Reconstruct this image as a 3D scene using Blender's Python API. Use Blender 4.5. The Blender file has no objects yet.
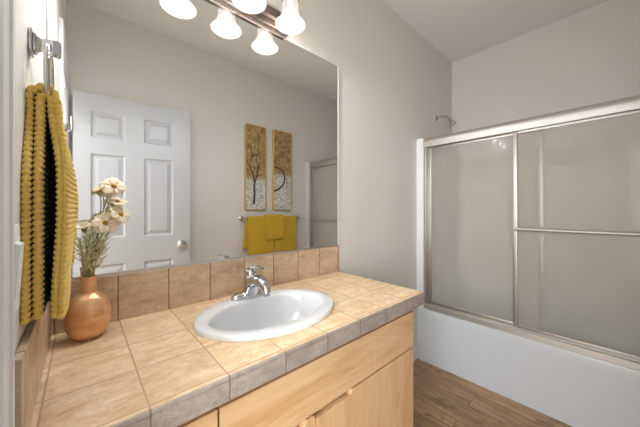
import bpy, bmesh, math, random
from math import sin, cos, pi, radians
from mathutils import Vector, Matrix, noise

SC = bpy.context.scene
COL = SC.collection

# ---------------------------------------------------------------- camera
F_PX, V0 = 265.6, 209.55
cam_d = bpy.data.cameras.new('camera')
cam = bpy.data.objects.new('camera', cam_d)
COL.objects.link(cam)
cam.location = (0.0714, -1.0606, 1.2408)
cam.rotation_euler = (radians(90), 0, radians(-42.0))
cam_d.sensor_fit = 'HORIZONTAL'
cam_d.sensor_width = 36.0
cam_d.lens = F_PX / 640 * 36.0
cam_d.shift_y = (V0 - 213.5) / 640
cam_d.clip_start = 0.01
SC.camera = cam

# ---------------------------------------------------------------- world, lights, exposure
W = bpy.data.worlds.new('world')
SC.world = W
W.use_nodes = True
W.node_tree.nodes['Background'].inputs[0].default_value = (0.85, 0.92, 1.0, 1)
W.node_tree.nodes['Background'].inputs[1].default_value = 0.3
BULB = 3.0          # glow of the four bulb caps
LAMP_W = 5.8        # light given by each of the four vanity lamps
SHADE_GLOW = 0.85    # glow of the lit glass shades
HALL_W = 30.0       # unseen fill light added under the hall ceiling

SIDE_FILL_W = 108.0    # unseen fill light added at the far side of the hall


def area_light(name, loc, size, power, color, rot=(0, 0, 0)):
    l = bpy.data.lights.new(name, 'AREA')
    l.shape = 'RECTANGLE'
    l.size, l.size_y = size
    l.energy = power
    l.color = color
    o = bpy.data.objects.new(name, l)
    COL.objects.link(o)
    o.location = loc
    o.rotation_euler = rot
    return o


area_light('hall_ceiling_fill', (-0.85, -0.9, 2.64), (0.6, 0.6), HALL_W, (0.98, 0.99, 1.0))  # no fixture here, added to brighten the tub and shower doors

area_light('hall_side_fill', (-1.70, -1.85, 1.45), (1.9, 1.3), SIDE_FILL_W, (0.95, 0.98, 1.0), (0, radians(-90), 0))  # no window here, added panel that fills the room through the doorway

VS = SC.view_settings
VS.view_transform = 'Standard'
VS.look = 'None'
VS.exposure = 0.12
VS.gamma = 1.0
VS.use_curve_mapping = False


# ---------------------------------------------------------------- node helpers
def srgb(r, g, b):
    f = lambda c: (c / 255 / 12.92) if c / 255 <= 0.04045 else ((c / 255 + 0.055) / 1.055) ** 2.4
    return (f(r), f(g), f(b), 1.0)


class NT:
    def __init__(self, name):
        self.m = bpy.data.materials.new(name)
        self.m.use_nodes = True
        self.t = self.m.node_tree
        self.b = self.t.nodes['Principled BSDF']
        self.o = self.t.nodes['Material Output']

    def n(self, typ, **kw):
        nd = self.t.nodes.new(typ)
        for k, v in kw.items():
            setattr(nd, k, v)
        return nd

    def l(self, a, b):
        self.t.links.new(a, b)

    def val(self, sock, v):
        if hasattr(v, 'is_output'):
            self.l(v, sock)
        else:
            sock.default_value = v

    def math(self, op, a, b=0.0, c=0.0):
        nd = self.n('ShaderNodeMath', operation=op)
        self.val(nd.inputs[0], a)
        self.val(nd.inputs[1], b)
        self.val(nd.inputs[2], c)
        return nd.outputs[0]

    def coords(self, scale=(1, 1, 1), loc=(0, 0, 0), rot=(0, 0, 0), kind='Object'):
        tc = self.n('ShaderNodeTexCoord')
        mp = self.n('ShaderNodeMapping')
        mp.inputs['Location'].default_value = loc
        mp.inputs['Rotation'].default_value = rot
        mp.inputs['Scale'].default_value = scale
        self.l(tc.outputs[kind], mp.inputs[0])
        return mp.outputs[0]

    def noise(self, vec, scale=5.0, detail=4.0, rough=0.5, dist=0.0):
        nd = self.n('ShaderNodeTexNoise')
        self.l(vec, nd.inputs['Vector'])
        nd.inputs['Scale'].default_value = scale
        nd.inputs['Detail'].default_value = detail
        nd.inputs['Roughness'].default_value = rough
        nd.inputs['Distortion'].default_value = dist
        return nd.outputs[0]

    def ramp(self, fac, stops):
        nd = self.n('ShaderNodeValToRGB')
        el = nd.color_ramp.elements
        el[0].position, el[0].color = stops[0]
        el[1].position, el[1].color = stops[-1]
        for p, c in stops[1:-1]:
            e = el.new(p)
            e.color = c
        self.l(fac, nd.inputs[0])
        return nd.outputs[0]

    def mix(self, fac, a, b, blend='MIX'):
        nd = self.n('ShaderNodeMix', data_type='RGBA', blend_type=blend)
        self.val(nd.inputs[0], fac)
        self.val(nd.inputs[6], a)
        self.val(nd.inputs[7], b)
        return nd.outputs[2]

    def bump(self, h, strength=0.2, dist=0.01):
        nd = self.n('ShaderNodeBump')
        nd.inputs['Strength'].default_value = strength
        nd.inputs['Distance'].default_value = dist
        self.l(h, nd.inputs['Height'])
        self.l(nd.outputs[0], self.b.inputs['Normal'])

    def set(self, **kw):
        names = dict(color='Base Color', rough='Roughness', metal='Metallic', trans='Transmission Weight', ior='IOR',
                     coat='Coat Weight', coat_rough='Coat Roughness', sheen='Sheen Weight', ecol='Emission Color',
                     estr='Emission Strength', spec='Specular IOR Level', sss='Subsurface Weight')
        for k, v in kw.items():
            self.val(self.b.inputs[names[k]], v)
        return self


def plain(name, c, rough=0.5, **kw):
    t = NT(name)
    t.set(color=c, rough=rough, **kw)
    return t.m


def paint(name, c, bump=0.08, rough=0.6):
    t = NT(name)
    v = t.coords()
    t.set(color=c, rough=rough, spec=0.3)
    t.bump(t.noise(v, 140, 3), bump, 0.004)
    return t.m


def tile_mat(name, axes, offs, size, cols, grout, gw=0.0035, rough=0.42, nscale=9.0):
    """square tiles on the axes named; offs gives one grout line per axis"""
    t = NT(name)
    tc = t.n('ShaderNodeTexCoord')
    sp = t.n('ShaderNodeSeparateXYZ')
    t.l(tc.outputs['Object'], sp.inputs[0])
    dist = None
    ids = []
    for ax, off in zip(axes, offs):
        c = t.math('SUBTRACT', sp.outputs['XYZ'.index(ax)], off)
        d = t.math('PINGPONG', c, size / 2)
        dist = d if dist is None else t.math('MINIMUM', dist, d)
        ids.append(t.math('FLOOR', t.math('DIVIDE', c, size)))
    cb = t.n('ShaderNodeCombineXYZ')
    for i, s in enumerate(ids):
        t.l(s, cb.inputs[i])
    wn = t.n('ShaderNodeTexWhiteNoise', noise_dimensions='3D')
    t.l(cb.outputs[0], wn.inputs['Vector'])
    va = t.n('ShaderNodeVectorMath', operation='MULTIPLY_ADD')
    t.l(wn.outputs['Color'], va.inputs[0])
    va.inputs[1].default_value = (7, 7, 7)
    t.l(tc.outputs['Object'], va.inputs[2])
    mp = t.n('ShaderNodeMapping')
    mp.inputs['Scale'].default_value = (1.0, 2.2, 2.0)
    t.l(va.outputs[0], mp.inputs[0])
    f = t.noise(mp.outputs[0], nscale * 1.3, 9, 0.72, 0.35)
    f2 = t.noise(va.outputs[0], nscale * 9, 5, 0.75)
    col = t.ramp(f, [(0.34, cols[0]), (0.5, cols[1]), (0.66, cols[2])])
    sm = t.n('ShaderNodeMapRange')
    t.l(f2, sm.inputs[0])
    sm.inputs[1].default_value, sm.inputs[2].default_value = 0.50, 0.68
    f4 = t.noise(va.outputs[0], nscale * 3.2, 7, 0.8, 0.6)
    sm2 = t.n('ShaderNodeMapRange')
    t.l(f4, sm2.inputs[0])
    sm2.inputs[1].default_value, sm2.inputs[2].default_value = 0.52, 0.66
    col = t.mix(t.math('MULTIPLY', sm.outputs[0], 0.42), col, cols[3])
    col = t.mix(t.math('MULTIPLY', sm2.outputs[0], 0.42), col, cols[2])
    tint = t.math('ADD', 0.9, t.math('MULTIPLY', wn.outputs['Value'], 0.16))
    col = t.mix(1.0, col, tint, 'MULTIPLY')
    mask = t.math('LESS_THAN', dist, gw / 2)
    t.set(color=t.mix(mask, col, grout), rough=t.math('ADD', rough, t.math('MULTIPLY', mask, 0.4)))
    edge = t.math('MINIMUM', t.math('DIVIDE', dist, gw * 1.1), 1.0)
    h = t.math('ADD', edge, t.math('MULTIPLY', f2, 0.12))
    t.bump(h, 0.3, 0.0008)
    return t.m


def wood(name, base, dark, light, axis='X', scale=1.0, rough=0.38):
    t = NT(name)
    s = {'X': (0.9, 7, 7), 'Y': (7, 0.9, 7), 'Z': (7, 7, 0.9)}[axis]
    v = t.coords(scale=tuple(k * scale for k in s))
    f = t.noise(v, 2.4, 5, 0.6, 1.6)
    f2 = t.noise(v, 22, 4, 0.6)
    col = t.ramp(f, [(0.3, dark), (0.5, base), (0.75, light)])
    col = t.mix(t.math('MULTIPLY', f2, 0.16), col, dark)
    t.set(color=col, rough=rough, spec=0.4)
    t.bump(f2, 0.05, 0.002)
    return t.m


# ---------------------------------------------------------------- mesh helpers
class MB:
    def __init__(self):
        self.bm = bmesh.new()

    def _add(self, other):
        me = bpy.data.meshes.new('tmp')
        other.to_mesh(me)
        other.free()
        self.bm.from_mesh(me)
        bpy.data.meshes.remove(me)

    def box(self, x0, x1, y0, y1, z0, z1, bev=0.0, seg=2, rot=None):
        b = bmesh.new()
        bmesh.ops.create_cube(b, size=1.0)
        for v in b.verts:
            v.co = Vector(((v.co.x + .5) * (x1 - x0) + x0, (v.co.y + .5) * (y1 - y0) + y0, (v.co.z + .5) * (z1 - z0) + z0))
        if bev:
            bmesh.ops.bevel(b, geom=list(b.edges), offset=bev, segments=seg, affect='EDGES', profile=0.5)
        if rot is not None:
            bmesh.ops.transform(b, matrix=rot, verts=b.verts)
        self._add(b)
        return self

    def rings(self, rings, cap=(True, True), closed=True):
        """loft through rings of equal vertex count"""
        bm = self.bm
        vs = [[bm.verts.new(p) for p in r] for r in rings]
        n = len(rings[0])
        for a, b in zip(vs[:-1], vs[1:]):
            for i in range(n if closed else n - 1):
                j = (i + 1) % n
                bm.faces.new((a[i], a[j], b[j], b[i]))
        if closed and cap[0]:
            bm.faces.new(list(reversed(vs[0])))
        if closed and cap[1]:
            bm.faces.new(vs[-1])
        return self

    def lathe(self, prof, c=(0, 0, 0), n=32, axis=(0, 0, 1), ripple=None, cap=(True, True)):
        ax = Vector(axis).normalized()
        q = Vector((0, 0, 1)).rotation_difference(ax)
        rs = []
        for r, z in prof:
            ring = []
            for i in range(n):
                a = 2 * pi * i / n
                rr = r * (1 + (ripple(a, r, z) if ripple else 0))
                ring.append(Vector(c) + q @ Vector((rr * cos(a), rr * sin(a), z)))
            rs.append(ring)
        return self.rings(rs, cap)

    def tube(self, pts, r, n=12, cap=True, rx=None):
        """round tube along pts; r may be a list; rx flattens the local x"""
        pts = [Vector(p) for p in pts]
        rs = []
        up = Vector((0, 0, 1))
        prev = None
        for i, p in enumerate(pts):
            d = (pts[min(i + 1, len(pts) - 1)] - pts[max(i - 1, 0)]).normalized()
            if prev is None:
                s = d.cross(up)
                if s.length < 1e-3:
                    s = d.cross(Vector((1, 0, 0)))
            else:
                s = prev - d * prev.dot(d)
            s.normalize()
            prev = s
            t = s.cross(d)
            rr = r[i] if isinstance(r, (list, tuple)) else r
            k = 1.0 if rx is None else (rx[i] if isinstance(rx, (list, tuple)) else rx)
            rs.append([p + s * (rr * k * cos(2 * pi * j / n)) + t * (rr * sin(2 * pi * j / n)) for j in range(n)])
        return self.rings(rs, (cap, cap))

    def prism(self, poly, y0, y1, bev=0.0):
        """extrude an xz polygon along y"""
        b = bmesh.new()
        vs = [b.verts.new((x, y0, z)) for x, z in poly]
        f = b.faces.new(vs)
        r = bmesh.ops.extrude_face_region(b, geom=[f])
        for v in r['geom']:
            if isinstance(v, bmesh.types.BMVert):
                v.co.y = y1
        bmesh.ops.recalc_face_normals(b, faces=b.faces)
        if bev:
            bmesh.ops.bevel(b, geom=list(b.edges), offset=bev, segments=2, affect='EDGES', profile=0.5)
        self._add(b)
        return self

    def build(self, name, mat, parent=None, smooth=None, recalc=True):
        if recalc:
            bmesh.ops.recalc_face_normals(self.bm, faces=self.bm.faces)
        me = bpy.data.meshes.new(name)
        self.bm.to_mesh(me)
        self.bm.free()
        me.materials.append(mat)
        if smooth is not None:
            me.polygons.foreach_set('use_smooth', [True] * len(me.polygons))
            if smooth < 179:
                me.set_sharp_from_angle(angle=radians(smooth))
        o = bpy.data.objects.new(name, me)
        COL.objects.link(o)
        if parent is not None:
            o.parent = parent
            o.matrix_parent_inverse = Matrix.Translation(-Vector(parent_world(parent)))
        return o


def parent_world(p):
    v = Vector((0, 0, 0))
    while p is not None:
        v += p.location
        if p.parent is not None:
            v += p.matrix_parent_inverse.translation
        p = p.parent
    return v


def tag(o, label, cat, group=None):
    o['label'] = label
    o['category'] = cat
    if group:
        o['group'] = group
    return o


def thing(name, loc, label, cat, group=None):
    o = bpy.data.objects.new(name, None)
    COL.objects.link(o)
    o.location = loc
    o.empty_display_size = 0.05
    return tag(o, label, cat, group)


def struct(o, label=None):
    o['kind'] = 'structure'
    if label:
        o['label'] = label
    return o


def ring_pts(cx, cy, z, a, b, n=64, p=2.0):
    out = []
    for i in range(n):
        t = 2 * pi * i / n
        c, s = cos(t), sin(t)
        out.append(Vector((cx + a * abs(c) ** (2 / p) * (1 if c >= 0 else -1), cy + b * abs(s) ** (2 / p) * (1 if s >= 0 else -1), z)))
    return out


def ssmooth(t):
    t = max(0.0, min(1.0, t))
    return t * t * (3 - 2 * t)


# ---------------------------------------------------------------- materials
M = {}
M['wall'] = paint('wall paint', srgb(224, 220, 213))
M['ceiling'] = paint('ceiling paint', srgb(240, 238, 234), 0.15)
M['white'] = plain('white gloss paint', srgb(222, 223, 226), 0.35)
M['door'] = plain('white door paint', srgb(180, 182, 186), 0.38)
M['porcelain'] = plain('white porcelain', srgb(218, 220, 223), 0.12, coat=0.5, coat_rough=0.05)
M['acrylic'] = plain('white tub acrylic', srgb(202, 207, 213), 0.25)
M['surround'] = plain('off white surround', srgb(228, 225, 217), 0.4)
M['chrome'] = plain('chrome', (0.60, 0.61, 0.63, 1), 0.045, metal=1.0)
M['nickel'] = plain('brushed nickel', srgb(202, 196, 188), 0.3, metal=1.0)
M['alu'] = plain('satin aluminium', srgb(192, 189, 184), 0.48, metal=1.0)
M['pewter'] = plain('brown pewter', srgb(142, 128, 121), 0.34, metal=1.0)
M['mirror'] = plain('mirror silver', (0.91, 0.92, 0.92, 1), 0.0, metal=1.0)
M['plastic'] = plain('white plastic', srgb(238, 238, 238), 0.35)
M['dark'] = plain('dark gap', srgb(70, 45, 28), 0.8)
M['gold'] = plain('antique gold', srgb(206, 172, 116), 0.45, metal=0.25)
M['maple_x'] = wood('maple grain across', srgb(206, 168, 128), srgb(190, 148, 106), srgb(217, 183, 145), 'X')
M['maple_z'] = wood('maple grain upright', srgb(206, 168, 128), srgb(190, 148, 106), srgb(217, 183, 145), 'Z')

TILE = 0.1425
GX, GY = 0.162, -0.0755
top_cols = [srgb(204, 166, 122), srgb(224, 194, 154), srgb(238, 218, 188), srgb(186, 146, 106)]
back_cols = [srgb(180, 152, 126), srgb(206, 180, 153), srgb(222, 200, 174), srgb(158, 130, 104)]
edge_cols = [srgb(132, 120, 112), srgb(152, 140, 131), srgb(170, 158, 146), srgb(112, 100, 93)]
M['tile_top'] = tile_mat('travertine counter tile', 'XY', (GX, GY), TILE, top_cols, srgb(184, 154, 124), nscale=11)
M['tile_edge'] = tile_mat('grey travertine edge tile', 'X', (GX,), TILE, edge_cols, srgb(120, 106, 98), rough=0.5, nscale=14)
M['tile_back'] = tile_mat('travertine splash tile', 'X', (GX - 0.003,), TILE, back_cols, srgb(128, 98, 76))
M['tile_side'] = tile_mat('travertine side tile', 'Y', (GY + 0.02,), TILE, back_cols, srgb(128, 98, 76))

# floor: vinyl planks running along y
t = NT('brown oak planks')
v = t.coords(rot=(0, 0, radians(90)), loc=(0.3, 0.06, 0))
bk = t.n('ShaderNodeTexBrick')
t.l(v, bk.inputs['Vector'])
bk.offset = 0.37
bk.inputs['Scale'].default_value = 1.0
bk.inputs['Brick Width'].default_value = 1.22
bk.inputs['Row Height'].default_value = 0.155
bk.inputs['Mortar Size'].default_value = 0.0012
bk.inputs['Color1'].default_value = (0.3, 0.3, 0.3, 1)
bk.inputs['Color2'].default_value = (0.75, 0.75, 0.75, 1)
bk.inputs['Mortar'].default_value = (0.5, 0.5, 0.5, 1)
vv = t.n('ShaderNodeVectorMath', operation='MULTIPLY_ADD')
t.l(bk.outputs['Color'], vv.inputs[0])
vv.inputs[1].default_value = (9, 9, 9)
t.l(v, vv.inputs[2])
mp = t.n('ShaderNodeMapping')
mp.inputs['Scale'].default_value = (1.3, 9, 1)
t.l(vv.outputs[0], mp.inputs[0])
f = t.noise(mp.outputs[0], 2.2, 8, 0.65, 1.2)
f2 = t.noise(mp.outputs[0], 10, 6, 0.7, 0.4)
col = t.ramp(f, [(0.3, srgb(118, 90, 64)), (0.5, srgb(170, 137, 102)), (0.72, srgb(206, 174, 138))])
col = t.mix(t.math('MULTIPLY', f2, 0.45), col, srgb(104, 72, 48))
f3 = t.noise(v, 6.0, 3, 0.5)
col = t.mix(t.math('MULTIPLY', t.math('GREATER_THAN', f3, 0.63), 0.35), col, srgb(84, 54, 34))
tint = t.math('ADD', 0.82, t.math('MULTIPLY', bk.outputs['Color'], 0.34))
col = t.mix(1.0, col, tint, 'MULTIPLY')
col = t.mix(bk.outputs['Fac'], col, srgb(70, 46, 30))
t.set(color=col, rough=0.42)
t.bump(f2, 0.08, 0.002)
M['floor'] = t.m

# patterned shower glass
t = NT('obscure shower glass')
t.set(color=(0.86, 0.84, 0.79, 1), rough=0.5, trans=0.75, ior=1.12, coat=0.14, coat_rough=0.02)
tr = t.n('ShaderNodeBsdfTransparent')
tr.inputs[0].default_value = (0.94, 0.94, 0.93, 1)
mx = t.n('ShaderNodeMixShader')
mx.inputs[0].default_value = 0.42
t.l(tr.outputs[0], mx.inputs[1])
t.l(t.b.outputs[0], mx.inputs[2])
t.l(mx.outputs[0], t.o.inputs[0])
M['glass'] = t.m

# lit ribbed glass lamp shade
t = NT('lit frosted lamp glass')
t.set(color=(0.95, 0.93, 0.9, 1), rough=0.3, ecol=(1.0, 0.95, 0.88, 1), estr=SHADE_GLOW, coat=0.3)
t.set(color=(0.015, 0.015, 0.015, 1), rough=0.5, spec=0.2, coat=0.0)
tr = t.n('ShaderNodeBsdfTransparent')
tr.inputs[0].default_value = (1.0, 0.97, 0.93, 1)
mx = t.n('ShaderNodeMixShader')
mx.inputs[0].default_value = 0.55
t.l(tr.outputs[0], mx.inputs[1])
t.l(t.b.outputs[0], mx.inputs[2])
t.l(mx.outputs[0], t.o.inputs[0])
M['shade'] = t.m
M['bulb'] = plain('lit bulb', (1, 1, 1, 1), 0.4, ecol=(1.0, 0.955, 0.895, 1), estr=BULB)


def waffle_cloth(name, c1, c2, fine):
    t = NT(name)
    v = t.coords()
    f = t.noise(v, 60, 4)
    t.set(color=t.mix(f, c1, c2), rough=0.9, sheen=0.25, spec=0.15)
    if fine:
        w = t.n('ShaderNodeTexBrick')
        t.l(t.coords(scale=(90, 90, 90), rot=(radians(90), 0, 0)), w.inputs['Vector'])
        w.inputs['Scale'].default_value = 1
        t.bump(t.noise(t.coords(scale=(1, 1, 1)), 220, 3), 0.35, 0.004)
    else:
        t.bump(t.noise(v, 500, 2), 0.25, 0.002)
    return t.m


M['mustard'] = waffle_cloth('mustard waffle cotton', srgb(236, 202, 112), srgb(220, 184, 90), False)
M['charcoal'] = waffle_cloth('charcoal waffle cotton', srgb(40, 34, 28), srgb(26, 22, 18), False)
M['mustard_flat'] = waffle_cloth('mustard terry cotton', srgb(212, 174, 58), srgb(198, 160, 44), True)

t = NT('brushed copper')
v = t.coords(scale=(1, 1, 6))
f = t.noise(v, 12, 4)
t.set(color=t.ramp(f, [(0.3, srgb(222, 164, 116)), (0.7, srgb(240, 194, 148))]), rough=0.34, metal=0.6)
t.bump(f, 0.05, 0.003)
M['copper'] = t.m

t = NT('cream petal')
v = t.coords()
t.set(color=t.mix(t.noise(v, 60, 2), srgb(246, 234, 212), srgb(238, 216, 182)), rough=0.7, sss=0.0)
M['petal'] = t.m
M['pollen'] = plain('golden flower centre', srgb(176, 134, 38), 0.9)
M['stem'] = plain('olive stem', srgb(158, 156, 96), 0.7)
M['leaf'] = plain('pale sage leaf', srgb(230, 226, 188), 0.7)

# ---------------------------------------------------------------- room shell
XE, YB, ZC = 2.7507, -1.414, 2.6677
YD0, YD1, ZD = -1.336, -0.640, 2.035    # doorway in the left wall
WT = 0.12
ZF = 0.058        # floor level

struct(MB().box(0, XE, YB, 0, -0.1, ZF).build('floor', M['floor']))
struct(MB().box(-WT, XE + WT, YB - WT, WT, ZC, ZC + 0.1).build('ceiling', M['ceiling']))
struct(MB().box(-WT, XE + WT, 0, WT, -0.1, ZC).build('wall_north', M['wall']))
struct(MB().box(-WT, XE + WT, YB - WT, YB, -0.1, ZC).build('wall_south', M['wall']))
struct(MB().box(XE, XE + WT, YB, 0, -0.1, ZC).build('wall_east', M['wall']))
w = MB()
w.box(-WT, 0, YD1, 0, -0.1, ZC)
w.box(-WT, 0, YB, YD0, -0.1, ZC)
w.box(-WT, 0, YD0, YD1, ZD, ZC)
struct(w.build('wall_west', M['wall']))
# door jambs and casings (both faces of the wall)
j = MB()
j.box(-WT, 0.0, YD1 - 0.018, YD1 - 0.0005, ZF, ZD - 0.0005)
j.box(-WT, 0.0, YD0 + 0.0005, YD0 + 0.018, ZF, ZD - 0.0005)
j.box(-WT, 0.0, YD0 + 0.018, YD1 - 0.018, ZD - 0.018, ZD - 0.0005)
struct(j.build('trim_1', M['white']))
CW = 0.057


def casing(x0, s):
    """profiled boards round the doorway: (distance from the opening, thickness)"""
    pr = [(0, 0), (0, 0.006), (0.004, 0.008), (0.010, 0.008), (0.014, 0.0105), (0.032, 0.012), (0.038, 0.0095), (0.043, 0.0135), (0.053, 0.0135), (CW, 0.011), (CW, 0)]
    c = MB()
    e0, e1, zt = YD0 + 0.005, YD1 - 0.005, ZD - 0.005
    X = lambda th: x0 + s * th
    c.rings([[Vector((X(th), e1 + d, ZF)) for d, th in pr], [Vector((X(th), e1 + d, zt + d)) for d, th in pr],
             [Vector((X(th), e0 - d, zt + d)) for d, th in pr], [Vector((X(th), e0 - d, ZF)) for d, th in pr]])
    return c


struct(casing(0.0005, 1).build('trim_2', M['white']))
struct(casing(-WT - 0.0005, -1).build('trim_3', M['white']))

# baseboards
struct(MB().box(1.125, 2.062, -0.013, -0.0005, ZF, ZF + 0.085, 0.003).build('baseboard_north', M['white']))
struct(MB().box(0.015, 2.05, YB + 0.0005, YB + 0.013, ZF, ZF + 0.085, 0.003).build('baseboard_south', M['white']))
struct(MB().box(0.0005, 0.011, YB + 0.014, YD0 - CW + 0.004, ZF, ZF + 0.085, 0.002).build('baseboard_west', M['white']))

# hall outside the doorway
HX, HY0, HY1 = -1.75, -2.6, 0.7
M['hall_floor'] = paint('beige hall carpet', srgb(190, 176, 156), 0.5, 0.95)
struct(MB().box(HX, -0.0005, HY0, HY1, -0.1, ZF - 0.0005).build('floor_hall', M['hall_floor']))
struct(MB().box(HX - 0.1, -WT - 0.0005, HY0, HY1, ZC, ZC + 0.1).build('ceiling_hall', M['ceiling']))
h = MB()
h.box(HX - 0.1, HX, HY0, HY1, -0.1, ZC)
h.box(HX, -WT, HY1, HY1 + 0.1, -0.1, ZC)
h.box(HX, -WT, HY0 - 0.1, HY0, -0.1, ZC)
h.box(-WT, -WT + 0.1, WT, HY1, -0.1, ZC)
h.box(-WT, -WT + 0.1, HY0, YB - WT, -0.1, ZC)
struct(h.build('wall_hall', M['wall']))
struct(MB().box(HX + 0.0005, HX + 0.014, HY0, HY1, ZF, ZF + 0.13, 0.003).build('baseboard_hall', M['white']))

# ---------------------------------------------------------------- open six-panel door
door = thing('door_1', (0.030, -1.310, 0.0), 'open white six-panel door beside the back wall', 'door')
struct(door)
DX0, DX1, DY0, DY1 = 0.032, 0.728, -1.345, -1.310
PAN = [(0.12, 0.307), (0.42, 0.608)]
ROWS = [(0.22, 0.86), (1.045, 1.62), (1.73, 1.905)]
b = MB()
zs = [ZF + 0.012] + [z for r in ROWS for z in r] + [2.02]
xs = [DX0] + [x for p in PAN for x in p] + [DX1]
# stiles and rails
for i in range(0, 5, 2):
    b.box(xs[i], xs[i + 1], DY0, DY1, zs[0], zs[-1])
for i in range(0, 7, 2):
    for p in PAN:
        b.box(p[0], p[1], DY0, DY1, zs[i], zs[i + 1])
leaf = b.build('door_leaf', M['door'], door)
p_ = MB()
for (x0, x1) in PAN:
    for (z0, z1) in ROWS:
        cx, cz, hw, hh = (x0 + x1) / 2, (z0 + z1) / 2, (x1 - x0) / 2, (z1 - z0) / 2
        ymid = (DY0 + DY1) / 2
        for s in (1, -1):
            yf = DY1 if s > 0 else DY0
            rs = []
            for (inset, dep) in ((0, 0.0), (0.010, 0.009), (0.020, 0.009), (0.038, 0.002), (0.04, 0.0015)):
                y = yf - s * dep
                w_, h_ = hw - inset, hh - inset
                rs.append([Vector((cx - w_, y, cz - h_)), Vector((cx + w_, y, cz - h_)), Vector((cx + w_, y, cz + h_)), Vector((cx - w_, y, cz + h_))])
            p_.rings(rs, (False, True))
p_.build('door_panel', M['door'], door)
for s, y in ((1, DY1), (-1, DY0)):
    kb = MB()
    kb.lathe([(0.0, 0), (0.031, 0), (0.031, 0.004), (0.026, 0.009), (0.012, 0.010), (0.011, 0.028), (0.018, 0.034), (0.026, 0.044), (0.027, 0.052), (0.021, 0.060), (0.0, 0.062)],
             (0.668, y, 0.967), 28, (0, s, 0), cap=(False, False))
    kb.build('door_knob', M['chrome'], door, 40)
for z in (0.25, 1.0, 1.8):
    hb = MB()
    hb.tube([(0.026, DY1 + 0.003, z - 0.045), (0.026, DY1 + 0.003, z + 0.045)], 0.005, 10)
    hb.build('hinge', M['nickel'], door, 40)

door.rotation_euler = (0, 0, radians(5.7))

# ---------------------------------------------------------------- vanity cabinet
CX0, CX1, CYF = 0.012, 1.124, -0.474
van = thing('vanity_cabinet', (0.565, -0.25, 0), 'light maple vanity cabinet with plain drawers under the tiled counter', 'cabinet')
c = MB()
c.box(CX0, CX0 + 0.018, CYF, -0.015, ZF, 0.845)
c.box(CX1 - 0.018, CX1, CYF, -0.015, ZF, 0.845)
c.box(CX0 + 0.018, CX1 - 0.018, CYF + 0.002, -0.02, 0.155, 0.173)
c.box(CX0 + 0.018, CX1 - 0.018, -0.03, -0.015, 0.155, 0.66)
c.box(CX0 + 0.018, CX1 - 0.018, CYF + 0.001, CYF + 0.02, 0.805, 0.843)
c.box(CX0 + 0.018, CX1 - 0.018, CYF + 0.001, CYF + 0.02, 0.635, 0.69)
c.build('carcass', M['maple_z'], van)
MB().box(CX0 + 0.018, CX1 - 0.018, CYF + 0.06, CYF + 0.075, ZF, 0.1545).build('toe_kick', M['maple_x'], van)
FY0, FY1 = -0.493, -0.4745
DZ0, DZ1 = 0.667, 0.813
for (x0, x1, nm) in ((0.024, 0.2885, 'drawer_front'), (0.2935, 0.8415, 'false_front'), (0.8435, 1.112, 'drawer_front')):
    MB().box(x0, x1, FY0, FY1, DZ0, DZ1, 0.0008).build(nm, M['maple_x'], van)
ZT = 0.659
for s, (x0, x1) in ((-1, (0.024, 0.566)), (1, (0.5695, 1.112))):
    nl = 0.155
    if s > 0:
        poly = [(x0, 0.17), (x1, 0.17), (x1, ZT), (x0 + nl, ZT), (x0 + nl - 0.010, ZT - 0.014), (x0, ZT - 0.014)]
    else:
        poly = [(x0, 0.17), (x1, 0.17), (x1, ZT - 0.012), (x1 - 0.006, ZT), (x1 - 0.03, ZT), (x1 - 0.045, ZT - 0.016), (x1 - nl, ZT - 0.016), (x1 - nl - 0.018, ZT), (x0, ZT)]
    MB().prism(poly, FY0, FY1, 0.0015).build('cabinet_door', M['maple_z'], van)

# ---------------------------------------------------------------- tiled counter
XR, YF, ZK = 1.1621, -0.5184, 0.89
SX, SY, SA, SB = 0.5585, -0.262, 0.246, 0.190     # sink outline
top = thing('tiled_countertop', (0.565, -0.26, 0.845), 'travertine tiled countertop around the oval sink', 'countertop')


def slab_with_hole():
    mb = MB()
    n = 96
    ez0, ez1 = ZK - 0.030, ZK
    x0, x1, y0, y1 = 0.0008, XR - 0.005, YF + 0.005, -0.0008
    inner, outer = [], []
    angs = [2 * pi * i / n for i in range(n)]
    for cx_, cy_ in ((x0, y0), (x1, y0), (x1, y1), (x0, y1)):
        a = math.atan2(cy_ - SY, cx_ - SX) % (2 * pi)
        k = min(range(n), key=lambda i: abs(angs[i] - a))
        angs[k] = a
    for a in angs:
        dx, dy = cos(a), sin(a)
        tt = min([t_ for t_ in (((x1 - SX) / dx if dx > 1e-9 else 9), ((x0 - SX) / dx if dx < -1e-9 else 9), ((y1 - SY) / dy if dy > 1e-9 else 9), ((y0 - SY) / dy if dy < -1e-9 else 9))])
        outer.append((SX + dx * tt, SY + dy * tt))
        r = 1 / math.sqrt((dx / (SA - 0.018)) ** 2 + (dy / (SB - 0.018)) ** 2)
        inner.append((SX + dx * r, SY + dy * r))
    loops = [[Vector((x, y, z)) for x, y in l] for l, z in ((inner, ez0), (inner, ez1), (outer, ez1), (outer, ez0), (inner, ez0))]
    mb.rings(loops, (False, False))
    bmesh.ops.remove_doubles(mb.bm, verts=mb.bm.verts, dist=1e-6)
    return mb


slab_with_hole().build('counter_slab', M['tile_top'], top)
e = MB()
e.box(0.0008, XR, YF, YF + 0.012, 0.838, ZK - 0.0095, 0.002)
e.box(XR - 0.012, XR, YF + 0.012, -0.0008, 0.838, ZK - 0.0095, 0.002)
e.build('edge_tile', M['tile_edge'], top)
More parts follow.
